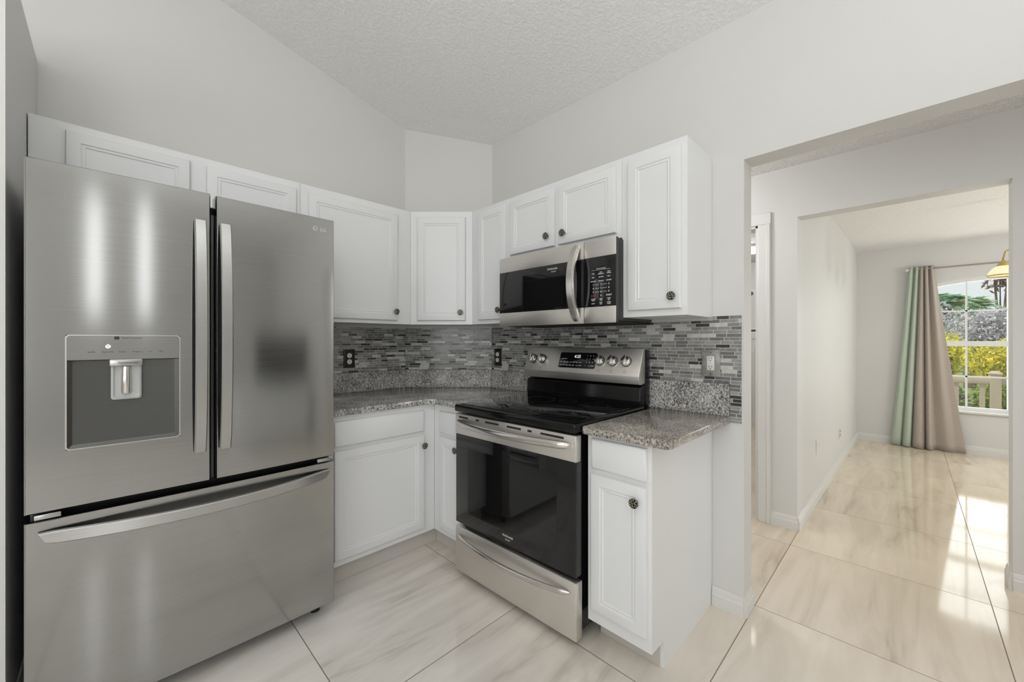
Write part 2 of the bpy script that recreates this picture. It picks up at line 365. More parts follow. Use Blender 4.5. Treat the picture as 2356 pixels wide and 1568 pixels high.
# casing of the laundry doorway
cs = MB()
for a, c in ((dy1 - .078, dy1), (dy0, dy0 + .078)):
    cs.box(HX - .016, HX - .0005, a, c, 0, 2.07, .003); cs.box(HX - .022, HX - .0005, a + .004, a + .026, 0, 2.07, .003)
cs.box(HX - .016, HX - .0005, dy1 - .078, dy0 + .078, 2.07, 2.148, .003)
cs.box(HX, HX + HT, dy1 + .0005, dy1 + .016, 0, 2.07); cs.box(HX, HX + HT, dy0 - .016, dy0, 0, 2.07); cs.box(HX, HX + HT, dy1, dy0, 2.055, 2.0695)
struct(cs.build('door_1', M['trimw'], smooth=20))
# dining room and laundry beyond the hall
FX = 4.74
dl = MB(); dl.prism([(HX + HT, hy0, 0), (FX, -2.228, 0), (FX, -2.11, 0), (HX + HT, -2.07, 0)], (0, 0, 2.5)); struct(dl.build('wall_dining_left', M['wall'], smooth=0))
DC = 2.405
struct(MB().box(HX + HT, FX + .1, YF, -2.2, DC, DC + .1).build('ceiling_dining', M['ceil3'], smooth=0))
struct(MB().box(HX + HT, FX + .1, -2.12, .1, HC, HC + .1).build('ceiling_laundry', M['ceil2'], smooth=0))
baseboard('baseboard_dining_left', [(HX + HT, hy0), (FX, -2.228)], [(-.014, -1)])
baseboard('baseboard_dining_far', [(FX, -2.228), (FX, YF)], [(-1, 0)])
baseboard('baseboard_laundry', [(FX, 0), (FX, -2.1)], [(-1, 0)])
# far wall with the arched window
WY0, WY1, WZ, WT, WR = -2.86, -4.088, .50, 1.976, 3.0
WC = (WY0 + WY1) / 2
arch = lambda y: WT - (WR - math.sqrt(WR * WR - (y - WC) ** 2))
ys = [WY0 + (WY1 - WY0) * i / 24 for i in range(25)]
wf = MB()
wf.prism([(FX, .1, 0), (FX, WY0, 0), (FX, WY0, 2.6), (FX, .1, 2.6)], (.16, 0, 0)); wf.prism([(FX, WY1, 0), (FX, YF, 0), (FX, YF, 2.6), (FX, WY1, 2.6)], (.16, 0, 0))
wf.box(FX, FX + .16, WY1, WY0, 0, WZ - .03)
wf.prism([(FX, y, arch(y)) for y in ys] + [(FX, WY1, 2.6), (FX, WY0, 2.6)], (.16, 0, 0))
struct(wf.build('wall_dining_far', M['wall'], smooth=0))
wi = thing('window_1', 'white arched window with grid bars in dining room far wall', 'window', (FX, WC, WZ)); wi['kind'] = 'structure'
def W_(b): bmesh.ops.translate(b.bm, vec=(-FX, -WC, -WZ), verts=b.bm.verts); return b
b = MB(); x0, x1 = FX + .05, FX + .10
b.box(x0, x1, WY0 - .035, WY0, WZ - .03, arch(WY0)); b.box(x0, x1, WY1, WY1 + .035, WZ - .03, arch(WY1)); b.box(x0, x1, WY1, WY0, WZ - .03, WZ + .012)
b.rings([[(x0, y, arch(y)), (x1, y, arch(y)), (x1, y, arch(y) - .035), (x0, y, arch(y) - .035)] for y in ys])
b.box(x0 - .01, x1, WY1, WY0, 1.202, 1.259)
b.box(x0 - .005, x1, WC - .014, WC + .014, WZ, WT - .01)
W_(b).build('window_frame', M['vinyl'], wi, 20)
b = MB()
for y in (WC + .307, WC - .307): b.box(x0 + .015, x0 + .03, y - .008, y + .008, WZ, arch(y) - .02)
for z in (1.602, .859): b.box(x0 + .015, x0 + .03, WY1 + .02, WY0 - .02, z - .008, z + .008)
W_(b).build('grid_bars', M['vinyl'], wi, 20)
b = MB(); b.prism([(x0 + .022, y, arch(y) - .03) for y in ys[1:-1]] + [(x0 + .022, ys[-2], WZ), (x0 + .022, ys[1], WZ)], (.004, 0, 0)); W_(b).build('pane', M['pane'], wi, 0)
b = MB(); b.box(FX - .03, FX + .05, WY1 - .03, WY0 + .03, WZ - .05, WZ - .028, .004); W_(b).build('window_sill', M['trimw'], wi, 20)
# glazed openings behind the camera
for nm, fr in (('window_2', [(-4.5, -3.2, .6, 2.6, 'y', YF - .06)]), ('window_3', [(-4.6, -1.8, .8, 2.7, 'x', XL - .06)])):
    for a0, a1, z0, z1, ax, p in fr:
        f = MB()
        def bb(u0, u1, v0, v1):
            f.box(*( (u0, u1, p - .025, p + .025) if ax == 'y' else (p - .025, p + .025, u0, u1) ), v0, v1)
        bb(a0, a0 + .05, z0, z1); bb(a1 - .05, a1, z0, z1); bb(a0, a1, z0, z0 + .05); bb(a0, a1, z1 - .05, z1); bb((a0 + a1) / 2 - .03, (a0 + a1) / 2 + .03, z0, z1)
        struct(f.build(nm, M['vinyl'], smooth=0))

# ------------------------------------------------------------------ cabinets
# local frame of a cabinet: x to the right as seen, face frame at y=0, body behind it (+y), z up
def rect(x0, x1, z0, z1, i, y): return [(x0 + i, y, z0 + i), (x1 - i, y, z0 + i), (x1 - i, y, z1 - i), (x0 + i, y, z1 - i)]
def panel_door(x0, x1, z0, z1, fw=.042):
    b = MB(); T = -.02
    prof = [(0, -.0008), (0, T + .006), (.003, T + .0015), (.007, T), (fw, T), (fw + .003, T + .0032), (fw + .006, T + .0032), (fw + .008, T + .002), (fw + .012, T + .002), (fw + .016, T + .0052)]
    b.rings([rect(x0, x1, z0, z1, i, y) for i, y in prof]); return b
def slab(x0, x1, z0, z1):
    b = MB(); T = -.02
    b.rings([rect(x0, x1, z0, z1, i, y) for i, y in [(0, -.0008), (0, T + .009), (.004, T + .003), (.011, T)]]); return b
KNOB = None
def knob(parent, x, z, y=-.02):
    global KNOB
    if KNOB is None:
        b = MB(); Mx = Matrix.Rotation(R(90), 4, 'X')
        b.lathe([(.0085, 0), (.007, .004), (.006, .011), (.013, .015), (.0180, .0165), (.0192, .0195), (.0185, .0222), (.012, .0238), (.003, .0245)], 20, Mx)
        o = b.build('knob', M['knob'], parent, 50, label='round antique filigree knob'); KNOB = o.data
    else:
        o = bpy.data.objects.new('knob', KNOB); C.objects.link(o); o.parent = parent; o['label'] = 'round antique filigree knob'
    o.location = (x, y, z); return o
def part(mb, name, mat, root, org=(0, 0, 0), **kw):
    """child built in its thing's local frame; its own origin moves to org"""
    bmesh.ops.translate(mb.bm, vec=-Vector(org), verts=mb.bm.verts)
    o = mb.build(name, mat, root, **kw); o.location = org; return o

def upper(label, loc, rz, w_, z0, z1, doors, depth=.303, group=None):
    t = thing('wall_cabinet', label, 'cabinet', (loc[0], loc[1], z0), rz)
    part(MB().box(0, w_, 0, depth, 0, z1 - z0, .0012, 1), 'body', M['cab'], t)
    for x0, x1, a, c, kn in doors:
        o = part(panel_door(x0, x1, a - z0, c - z0), 'door', M['cab'], t)
        if kn: knob(o, kn[0], kn[1] - z0)
    return t
UZ0, UZ1 = 1.372, 2.139
XW = lambda x: x       # wall A: local x = world x - x of the left end
FY = -.304
upper('wide shallow white cabinet above the refrigerator, two panel doors', (-2.264, FY), 0, .969, 1.835, UZ1,
      [(.097, .487, 1.862, 2.104, None), (.549, .945, 1.862, 2.1, None)])
upper('white wall cabinet right of the refrigerator with one wide panel door', (-1.294, FY), 0, .693, UZ0, UZ1,
      [(.038, .587, 1.395, 2.093, (.568, 1.452))])
# diagonal corner cabinet
p, q = .6, .304
t = thing('corner_cabinet', 'white diagonal wall cabinet across the corner, single narrow door', 'cabinet', (-p, -q, UZ0), -45)
L = (p - q) * math.sqrt(2)
c45 = math.sqrt(.5)
def loc45(x, y): dx, dy = x + p, y + q; return ((dx - dy) * c45, (dx + dy) * c45)
poly = [loc45(*v) for v in ((-p, -q), (-q, -p), (-.003, -p), (-.003, -.468), (-.468, -.003), (-p, -.003))]
b = MB(); b.prism([(x, y, 0) for x, y in poly], (0, 0, UZ1 - UZ0)); part(b, 'body', M['cab'], t, smooth=0)
o = part(panel_door(L / 2 - .163, L / 2 + .163, 1.398 - UZ0, 2.098 - UZ0), 'door', M['cab'], t); knob(o, L / 2 + .131, 1.453 - UZ0)
WB = -90
upper('narrow white wall cabinet left of the microwave, next to the corner cabinet', (-.304, -.602), WB, .343, UZ0, UZ1,
      [(.074, .339 - .004, 1.398, 2.108, (.286, 1.455))])
upper('low white two-door wall cabinet directly above the microwave', (-.304, -.946), WB, .781, 1.757, UZ1,
      [(.030, .377, 1.783, 2.104, (.333, 1.842)), (.405, .756, 1.783, 2.103, (.447, 1.838))])
upper('tall white wall cabinet right of the microwave, at the end of the row', (-.304, -1.728), WB, .308, UZ0, UZ1,
      [(.038, .285, 1.402, 2.103, (.253, 1.455))])

def base(label, loc, rz, w_, dx0, dx1, dz, kn, depth=.625, toe=.05, toeh=.105, notch=False, ext=(0, 0)):
    """dz = drawer bottom/top, door bottom/top"""
    t = thing('base_cabinet', label, 'cabinet', (loc[0], loc[1], 0), rz)
    prof = [(0, toeh), (0, .876), (depth, .876), (depth, .0), (toe, .0), (toe, toeh)]
    b = MB(); b.prism([(0, y, z) for y, z in prof], (w_, 0, 0)); part(b, 'body', M['cab'], t, smooth=0)
    part(MB().box(.001 - ext[0], w_ + ext[1] - (.014 if notch else .001), toe - .006, toe - .0005, .001, toeh - .001), 'toe_kick', M['toe'], t, smooth=0)
    part(slab(dx0, dx1, dz[0], dz[1]), 'drawer', M['cab'], t)
    o = part(panel_door(dx0, dx1, dz[2], dz[3]), 'door', M['cab'], t)
    if kn: knob(o, *kn)
    return t
base('white base cabinet beside the refrigerator with a wide blank drawer front', (-1.292, -.632), 0, .660, .05, .577, (.718, .848, .14, .697), (.568, .638), ext=(0, .055))
base('slim white base cabinet squeezed between the corner and the range', (-.632, -.634), WB, .318, .072, .300, (.710, .842, .14, .690), (.252, .640), toe=.05, ext=(.044, 0))
base('narrow white base cabinet right of the range at the end of the counter', (-.634, -1.758), WB, .278, .024, .263, (.738, .863, .162, .717), (.225, .659), toe=.1, depth=.632, notch=True)

# ------------------------------------------------------------------ counters, upstands, mosaic
CT, CB = .911, .878
ct = MB()
outl = [(-1.30, -.003), (-.468, -.003), (-.003, -.468), (-.003, -.951), (-.658, -.951), (-.658, -.690), (-.690, -.658), (-1.30, -.658)]
ct.prism([(x, y, CB) for x, y in outl], (0, 0, CT - CB), .004)
t = thing('granite_countertop', 'speckled grey granite countertop running round the corner to the range', 'countertop', (-.6, -.3, CB))
part(ct, 'slab', M['granite'], t); t.children[0].location = (.6, .3, -CB); 
sm = MB(); sm.prism([(-.6745, -.6747, CB + .001), (-.6725, -.6767, CB + .001), (-.6725, -.6767, CT), (-.6745, -.6747, CT)], (-.0012, -.0012, 0))
o = part(sm, 'seam', M['lightmark'], t, smooth=0); o.location = (.6, .3, -CB)
b = MB(); pts = [(-.005, -1.754), (-.672, -1.754)]
for k in range(7): a = PI / 2 * k / 6; pts.append((-.672 + .03 - .03 * math.cos(a), -2.118 + .03 - .03 * math.sin(a)))
pts += [(-.005, -2.118)]
b.prism([(x, y, CB) for x, y in pts], (0, 0, CT - CB), .005)
tag(shift(b.build('granite_countertop', M['granite2'], None, 30), (-.34, -1.93, CB)), 'short brownish granite countertop on the cabinet right of the range', 'countertop')

def slabwall(name, x0, x1, z0, z1, th, loc, rz, mat, label, cat, bev=.0015):
    b = MB(); b.box(x0, x1, -th, -.0008, z0, z1, bev, 1); o = b.build(name, mat, None, 30); o.location = loc; o.rotation_euler = (0, 0, R(rz)); return tag(o, label, cat)
UT = 1.044
slabwall('granite_upstand', 0, .836, CT, UT, .02, (-1.30, 0, 0), 0, M['granite'], 'granite upstand on the left wall behind the counter', 'backsplash')
slabwall('granite_upstand', .008, .651, CT, UT, .02, (-.466, 0, 0), -45, M['granite'], 'granite upstand across the diagonal corner wall', 'backsplash')
slabwall('granite_upstand', .008, .48, CT, UT, .02, (0, -.466, 0), WB, M['granite'], 'granite upstand on the right wall left of the range', 'backsplash')
slabwall('granite_upstand', 0, .386, CT, 1.060, .02, (0, -1.729, 0), WB, M['granite'], 'granite upstand above the short counter right of the range', 'backsplash')
MT = 1.353
slabwall('mosaic_backsplash', 0, .832, UT + .001, MT, .007, (-1.30, 0, 0), 0, M['mosaic'], 'grey linear mosaic tiles on the left wall behind the dark outlet by the refrigerator', 'backsplash', .001)
slabwall('mosaic_backsplash', .003, .656, UT + .001, MT, .007, (-.466, 0, 0), -45, M['mosaic'], 'grey linear mosaic tiles on the diagonal corner wall', 'backsplash', .001)
b = MB(); pf = [(.003, UT + .001), (.49, UT + .001), (.49, .9), (1.262, .9), (1.262, 1.061), (1.650, 1.061), (1.650, .883), (1.697, .883), (1.697, 1.378), (1.574, 1.378), (1.574, MT + .004), (.003, MT + .004)]
b.prism([(x, -.007, z) for x, z in pf], (0, .0062, 0)); o = b.build('mosaic_backsplash', M['mosaic'], None, 0); o.location = (0, -.466, 0); o.rotation_euler = (0, 0, R(WB))
tag(o, 'long grey linear mosaic strip on the right wall behind the range', 'backsplash')

def outlet(label, x, z, loc, rz, dark=True, w_=.075, h=.125):
    t = thing('wall_outlet', label, 'outlet', loc, rz)
    if dark:
        b = MB(); b.rings([rect(x - w_ / 2, x + w_ / 2, z - h / 2, z + h / 2, i, y) for i, y in [(0, 0), (0, -.004), (.005, -.007), (.010, -.007), (.012, -.005), (.016, -.005), (.018, -.0065)]])
        part(b, 'cover_plate', M['bronze'], t)
        for dz in (.021, -.021):
            b = MB(); b.lathe([(.0165, 0), (.0165, .003), (.0155, .0038)], 24, FRONT(x, -.0062, z + dz)); o = part(b, 'receptacle', M['white_pl'], t)
            b = MB()
            for sx in (-.006, .006): b.box(x + sx - .001, x + sx + .001, -.0106, -.0099, z + dz + .0, z + dz + .008)
            b.lathe([(.0022, 0), (.0022, .0006)], 10, FRONT(x, -.01, z + dz - .007)); part(b, 'slots', M['darkmark'], o, smooth=0)
    else:
        b = MB(); b.rings([rect(x - w_ / 2, x + w_ / 2, z - h / 2, z + h / 2, i, y) for i, y in [(0, 0), (0, -.007), (.003, -.009)]]); part(b, 'cover_plate', M['stone'], t)
        b = MB(); b.rings([rect(x - .0168, x + .0168, z - .0335, z + .0335, i, y) for i, y in [(0, -.0085), (0, -.0105), (.001, -.0112)]]); o = part(b, 'receptacle', M['white_pl'], t)
        for dz in (.02, -.02):
            b = MB()
            for sx in (-.006, .006): b.box(x + sx - .001, x + sx + .001, -.0118, -.0111, z + dz, z + dz + .008)
            b.lathe([(.0024, 0), (.0024, .0006)], 10, FRONT(x, -.0112, z + dz - .007)); part(b, 'slots', M['darkmark'], o, smooth=0)
        for dz in (.05, -.05): b = MB(); b.lathe([(.003, 0), (.003, .0008)], 12, FRONT(x, -.009, z + dz)); part(b, 'screw', M['dgrey'], t)
    return t
outlet('dark bronze outlet with two round sockets on the left wall mosaic', 0, 0, (-.897, -.0075, 1.14), 0)
outlet('dark bronze outlet on the right wall mosaic left of the range', 0, 0, (-.0075, -.54, 1.14), WB)
outlet('white outlet in a grey stone plate on the mosaic right of the range', 0, 0, (-.0075, -2.034, 1.154), WB, False, .082, .128)

def words(name, mat, root, items):
    for txt, size, Mx in items: part(MB().text(txt, size, Mx), name, mat, root, smooth=0)
# ------------------------------------------------------------------ refrigerator
FL, FW = -2.222, .908
fr = thing('refrigerator', 'large stainless french-door refrigerator with a water dispenser and freezer drawer', 'refrigerator', (FL, -.834, 0))
# local: x 0..FW, y 0 = front at the edges (the faces bulge towards the viewer), z up
bulge = lambda x: -.008 * (1 - ((x - FW / 2) / (FW / 2)) ** 2)
def sheet(x0, x1, z0, z1, th, hole=None, hd=.05, rnd=.008, nx=14):
    """door skin following the bulge, with rounded outer edges and an optional pocket"""
    b = MB(); bm = b.bm
    xs = sorted(set([x0 + (x1 - x0) * i / nx for i in range(nx + 1)] + (list(hole[:2]) if hole else [])))
    zs = sorted(set([z0, z1] + (list(hole[2:]) if hole else [])))
    V = {}
    def vert(i, j):
        x, z = xs[i], zs[j]
        if (i, j) not in V:
            xx = min(max(x, x0 + rnd * .5), x1 - rnd * .5); zz = min(max(z, z0 + rnd * .5), z1 - rnd * .5)
            V[i, j] = bm.verts.new((xx, bulge(x), zz))
        return V[i, j]
    for i in range(len(xs) - 1):
        for j in range(len(zs) - 1):
            if hole and hole[0] - 1e-6 <= xs[i] < hole[1] - 1e-6 and hole[2] - 1e-6 <= zs[j] < hole[3] - 1e-6: continue
            bm.faces.new((vert(i, j), vert(i + 1, j), vert(i + 1, j + 1), vert(i, j + 1)))
    # border: round over then back
    nI, nJ = len(xs) - 1, len(zs) - 1
    loop = [(i, 0) for i in range(nI)] + [(nI, j) for j in range(nJ)] + [(i, nJ) for i in range(nI, 0, -1)] + [(0, j) for j in range(nJ, 0, -1)]
    prev = [V[k] for k in loop]
    for dy, f in ((rnd * .35, .15), (rnd, 0), (th, 0)):
        cur = []
        for k in loop:
            x, z = xs[k[0]], zs[k[1]]
            xx = min(max(x, x0 + rnd * f), x1 - rnd * f); zz = min(max(z, z0 + rnd * f), z1 - rnd * f)
            cur.append(bm.verts.new((xx, (bulge(x) + dy) if dy < th else th, zz)))
        for a in range(len(loop)):
            c = (a + 1) % len(loop); bm.faces.new((prev[a], cur[a], cur[c], prev[c]))
        prev = cur
    bm.faces.new(prev)
    if hole:
        hi = [i for i, x in enumerate(xs) if hole[0] - 1e-6 <= x <= hole[1] + 1e-6]; hj = [j for j, z in enumerate(zs) if hole[2] - 1e-6 <= z <= hole[3] + 1e-6]
        lp = [(i, hj[0]) for i in hi[:-1]] + [(hi[-1], j) for j in hj[:-1]] + [(i, hj[-1]) for i in hi[:0:-1]] + [(hi[0], j) for j in hj[:0:-1]]
        back = [bm.verts.new((xs[i], bulge(xs[i]) + hd, zs[j])) for i, j in lp]
        for a in range(len(lp)):
            c = (a + 1) % len(lp); bm.faces.new((V[lp[a]], V[lp[c]], back[c], back[a]))
    return b
b = MB(); b.box(.004, FW - .004, .088, .80, .045, 1.79, .006); part(b, 'case', M['side'], fr)
b = MB(); b.box(.012, FW - .012, .070, .0875, .05, 1.78); part(b, 'gasket', M['inner'], fr, smooth=0)
DX = [x - FL for x in (-2.138, -1.862)]
DZ = (.917, 1.279)
ld = part(sheet(0, .449, .735, 1.815, .068, (DX[0], DX[1], DZ[0], DZ[1]), .012), 'left_door', M['fridge'], fr)
rd = part(sheet(.465, FW, .735, 1.812, .068), 'right_door', M['fridge'], fr)
fd = part(sheet(0, FW, .066, .712, .068), 'freezer_drawer', M['fridge'], fr)
# vertical handles
def vhandle(xc, parent):
    prof = lambda wx: [(-wx, 0), (-wx, -.014), (-wx + .003, -.017), (wx - .003, -.017), (wx, -.014), (wx, 0)]
    rs = []; n = 24
    for i in range(n + 1):
        tt = i / n; z = .852 + (1.704 - .852) * tt; bow = .040 * (1 - (2 * tt - 1) ** 2) ** .8 + .008
        rs.append([(xc + px, bulge(xc) - bow + py, z) for px, py in prof(.0175)])
    b = MB(); b.rings(rs)
    for z in (.87, 1.686): b.box(xc - .012, xc + .012, bulge(xc) - .016, bulge(xc) + .002, z - .014, z + .014)
    return part(b, 'handle', M['handle'], parent)
vhandle(-1.806 - FL, ld); vhandle(-1.730 - FL, rd)
# freezer handle
rs = []; n = 32
for i in range(n + 1):
    tt = i / n; x = .038 + (.874 - .038) * tt; e = min(tt, 1 - tt)
    bow = .050 * (1 - (2 * tt - 1) ** 2) + .006; hh = .019 * min(1, .86 + e * 6); zc = .663 - .010 * (1 - (2 * tt - 1) ** 2)
    sk = (.011 if tt < .5 else -.011) * max(0, 1 - e * 14)
    y = bulge(x) - bow
    rs.append([(x - sk, y + .002, zc + hh), (x - sk * .8, y - .012, zc + hh), (x - sk * .6, y - .015, zc + hh - .003), (x + sk * .6, y - .015, zc - hh + .003), (x + sk * .8, y - .012, zc - hh), (x + sk, y + .002, zc - hh)])
b = MB(); b.rings(rs)
for x in (.07, .84): b.box(x - .02, x + .02, bulge(x) - .014, bulge(x) + .002, .652, .676)
part(b, 'handle', M['handle'], fd)
# hinges, feet, centre strip
for x0, x1 in ((.02, .075), (FW - .075, FW - .02)):
    part(MB().box(x0, x1, -.004, .05, .7165, .7315, .002), 'hinge', M['handle'], fr)
part(MB().box(.452, .462, .012, .069, .74, 1.74, .002), 'centre_seal', M['dgrey'], fr)
for x in (.10, FW - .05):
    b = MB(); b.lathe([(.02, 0), (.02, .022), (.012, .026), (.012, .05)], 16, Matrix.Translation((x, .10, 0))); part(b, 'foot', M['inner'], fr)
b = MB(); b.box(.03, FW - .03, .10, .115, .02, .062); part(b, 'toe_grille', M['inner'], fr)
# dispenser
yb = lambda x: bulge(x)
dp = MB(); xs2 = [DX[0] + .003 + (DX[1] - DX[0] - .006) * i / 8 for i in range(9)]
dp.rings([[(x, yb(x) - .0002, 1.199), (x, yb(x) - .0002, DZ[1] - .003), (x, yb(x) + .011, DZ[1] - .003), (x, yb(x) + .011, 1.199)] for x in xs2])
cp = part(dp, 'control_panel', M['fridge'], ld)
pk = MB(); ym = yb((DX[0] + DX[1]) / 2)
pk.rings([[(DX[0] + .002 + o_, yy, DZ[0] + .002 + o_), (DX[1] - .002 - o_, yy, DZ[0] + .002 + o_), (DX[1] - .002 - o_, yy, 1.1975), (DX[0] + .002 + o_, yy, 1.1975)] for o_, yy in ((0, ym + .002), (.003, ym + .004), (.012, ym + .0095), (.02, ym + .0105))], False, True)
part(pk, 'dispenser_pocket', M['pocket'], ld, smooth=20)
bz = MB(); r0 = (DX[0], DX[1], DZ[0], DZ[1])
def rrect(x0, x1, z0, z1, r, n=5):
    out = []
    for cx_, cz_, a0 in ((x1 - r, z0 + r, -90), (x1 - r, z1 - r, 0), (x0 + r, z1 - r, 90), (x0 + r, z0 + r, 180)):
        for k in range(n): a = R(a0 + 90 * k / (n - 1)); out.append((cx_ + r * math.cos(a), cz_ + r * math.sin(a)))
    return out
lo = rrect(DX[0] - .001, DX[1] + .001, DZ[0] - .001, DZ[1] + .001, .010); li = rrect(DX[0] + .0025, DX[1] - .0025, DZ[0] + .0025, DZ[1] - .0025, .008)
bz.rings([[(x, yb(x) + .004, z) for x, z in lo], [(x, yb(x) - .0012, z) for x, z in lo], [(x, yb(x) - .0012, z) for x, z in li], [(x, yb(x) + .004, z) for x, z in li]], False, False)
part(bz, 'dispenser_bezel', M['rhandle'], ld)
nx0, nx1 = -2.041 - FL, -1.962 - FL
nz = part(MB().box(nx0, nx1, ym - .020, ym + .008, 1.178, 1.1985, .002), 'nozzle_housing', M['handle'], ld)
b = MB(); xx0, xx1 = nx0 + .003, nx1 - .002
b.rings([[(x, yy, z) for x, z in rrect(xx0 + ins, xx1 - ins, 1.066 + ins, 1.182, .008)] for ins, yy in ((0, ym + .008), (0, ym - .006), (.005, ym - .010), (.008, ym - .006), (.010, ym - .004))])
pd = part(b, 'paddle', M['clear'], ld)
b = MB(); b.lathe([(.011, 0), (.013, .004), (.013, .05), (.011, .09)], 16, Matrix.Translation(((nx0 + nx1) / 2, ym - .004, 1.085))); part(b, 'spout', M['rhandle'], pd)
words('panel_label', M['darkmark'], ld, [('Smart Inverter', .0085, FRONT(-1.987 - FL, ym - .0016, 1.270)), ('Ice Plus', .0055, FRONT(-2.082 - FL, ym - .0012, 1.224)), ('Express Frz.', .0055, FRONT(-2.045 - FL, ym - .0016, 1.224))]
      + [(s_, .0055, FRONT(x - FL, ym - .0016, 1.224)) for s_, x in (('Freezer', -2.010), ('Refrigerator', -1.974), ('Lock', -1.942), ('Filter', -1.912))])
b = MB(); b.rings([[(x, yy, z) for x, z in rrect(-2.030 - FL, -2.018 - FL, 1.265, 1.275, .002)] for yy in (ym + .0, ym - .0012)])
part(b, 'panel_symbol', M['darkmark'], ld, smooth=0)
words('nozzle_label', M['darkmark'], ld, [('Water', .0075, FRONT(-2.012 - FL, ym - .0206, 1.188)), ('Dispenser', .0075, FRONT(-1.988 - FL, ym - .0206, 1.188))])
b = MB(); cxx = -2.0445 - FL
b.lathe([(.0062, 0), (.0062, .001), (.0036, .001), (.0036, 0)], 20, FRONT(cxx, ym - .0002, 1.242), False); b.box(cxx - .0007, cxx + .0007, ym - .0012, ym, 1.2455, 1.2505); b.box(cxx - .003, cxx + .003, ym - .0012, ym, 1.2405, 1.2425)
part(b, 'indicator_light', M['lit'], ld, smooth=0)
b = MB(); lx = -1.3985 - FL; ly = bulge(lx)
b.lathe([(.0098, 0), (.0098, .0008), (.0082, .0008), (.0082, 0)], 26, FRONT(lx, ly - .0004, 1.760), False); b.box(lx - .0034, lx - .0016, ly - .0014, ly, 1.7555, 1.7645); b.box(lx - .0034, lx + .001, ly - .0014, ly, 1.7548, 1.7565); b.box(lx + .001, lx + .006, ly - .0014, ly, 1.759, 1.7605)
b.text('LG', .021, FRONT(-1.3645 - FL, ly + .0008, 1.759)); part(b, 'badge', M['lightmark'], rd, smooth=0)

# ------------------------------------------------------------------ range
RW, RD = .776, .700
rg = thing('range', 'stainless electric range with a black glass cooktop and oven door', 'range', (-.7385, -.975, 0), -90 + 1.6)
# local: x 0..RW left to right, y 0 = cooktop front edge, +y to the wall, z up
b = MB(); b.box(.012, RW - .012, .055, RD - .03, .05, .872)
for k in range(2): b.box(RW - .0125, RW - .009, .14 + k * .11, .19 + k * .11, .10, .82, .0015)
part(b, 'body', M['black'], rg, smooth=0)
# cooktop: glass plate with a thick rounded rim
ck = MB(); ck.box(0, RW, 0, RD - .06, .883, .922, .010, 3); part(ck, 'cooktop_frame', M['black'], rg)
ck = MB(); ck.box(.022, RW - .022, .03, RD - .09, .9222, .9245, .001); gl = part(ck, 'cooktop_glass', M['blackglass'], rg)
def ringmark(b, x, y, r):
    b.lathe([(r - .0016, .9246), (r, .9247), (r + .0016, .9246)], 48, Matrix.Translation((x, y, 0)), False)
for x, y, r in ((.20, .17, .085), (.54, .20, .135), (.54, .20, .085), (.22, .44, .10), (.58, .455, .075), (.395, .49, .05)): 
    b = MB(); ringmark(b, x, y, r); part(b, 'burner_ring', M['ring'], gl)
# rear black riser and the tilted steel console
b = MB(); pr = [(RD - .105, .922), (RD - .112, .945), (RD - .105, 1.02), (RD - .03, 1.05), (RD - .005, 1.05), (RD - .005, .90), (RD - .105, .90)]
b.prism([(.004, y, z) for y, z in pr], (RW - .008, 0, 0), .004); part(b, 'riser', M['black'], rg, smooth=30)
b = MB(); b.box(.0, RW, RD - .060, RD - .004, .90, 1.213, .004); part(b, 'console_back', M['black'], rg)
A_, B_ = (RD - .132, 1.078), (RD - .078, 1.220)      # console face: bottom and top (y,z)
pr = [A_, B_, (RD - .060, 1.222), (RD - .060, 1.04), (RD - .095, 1.034), (RD - .125, 1.036)]
b = MB(); b.prism([(-.004, y, z) for y, z in pr], (RW + .004, 0, 0), .003); cn = part(b, 'console', M['range'], rg, smooth=30)
ta = math.atan2(B_[0] - A_[0], B_[1] - A_[1])
def CF(x, s, off=0):
    """matrix on the console face; s = distance up from its lower edge"""
    y = A_[0] + math.sin(ta) * s - math.cos(ta) * off; z = A_[1] + math.cos(ta) * s + math.sin(ta) * off
    return Matrix.Translation((x, y, z)) @ Matrix.Rotation(R(90) - ta, 4, 'X')
b = MB(); bb_ = bmesh.new()
dsp = MB(); dsp.rings([[(x, z, yy) for x, z in rrect(.262 - ins, .508 + ins, .030 - ins, .120 + ins, .008)] for ins, yy in ((.002, 0), (.002, .0012), (.0, .002))])
bmesh.ops.transform(dsp.bm, matrix=CF(0, 0), verts=dsp.bm.verts); ds = part(dsp, 'display', M['blackglass'], cn, smooth=20)
part(MB().text('4:25', .026, CF(.385, .097, .0023)), 'clock_digits', M['lit'], ds, smooth=0)
it = [(s_, .009, CF(.452 + c_ * .020, .103 - r_ * .0195, .0023)) for r_, row in enumerate((('1', '2', '3'), ('4', '5', '6'), ('7', '8', '9'))) for c_, s_ in enumerate(row)]
it += [('0', .009, CF(.472, .0435, .0023)), ('START', .0075, CF(.494, .0435, .0023)), ('OVEN', .0055, CF(.285, .083, .0023)), ('DOOR', .0055, CF(.305, .083, .0023))]
for row, n_ in ((('BAKE', 'BROIL', 'CONV', 'AIR', 'SLOW', 'PIZZA', 'TIMER'), .062), (('KEEP', 'LIGHT', 'CLEAN', 'STEAM', 'LOCK', 'SET', 'ON/OFF'), .0435)):
    it += [(s_, .0058, CF(.276 + c_ * .0225, n_, .0023)) for c_, s_ in enumerate(row)]
words('key_label', M['whitemark'], ds, it)
part(MB().text('OFF', .0075, CF(.448, .0435, .0023)), 'stop_label', M['red'], ds, smooth=0)
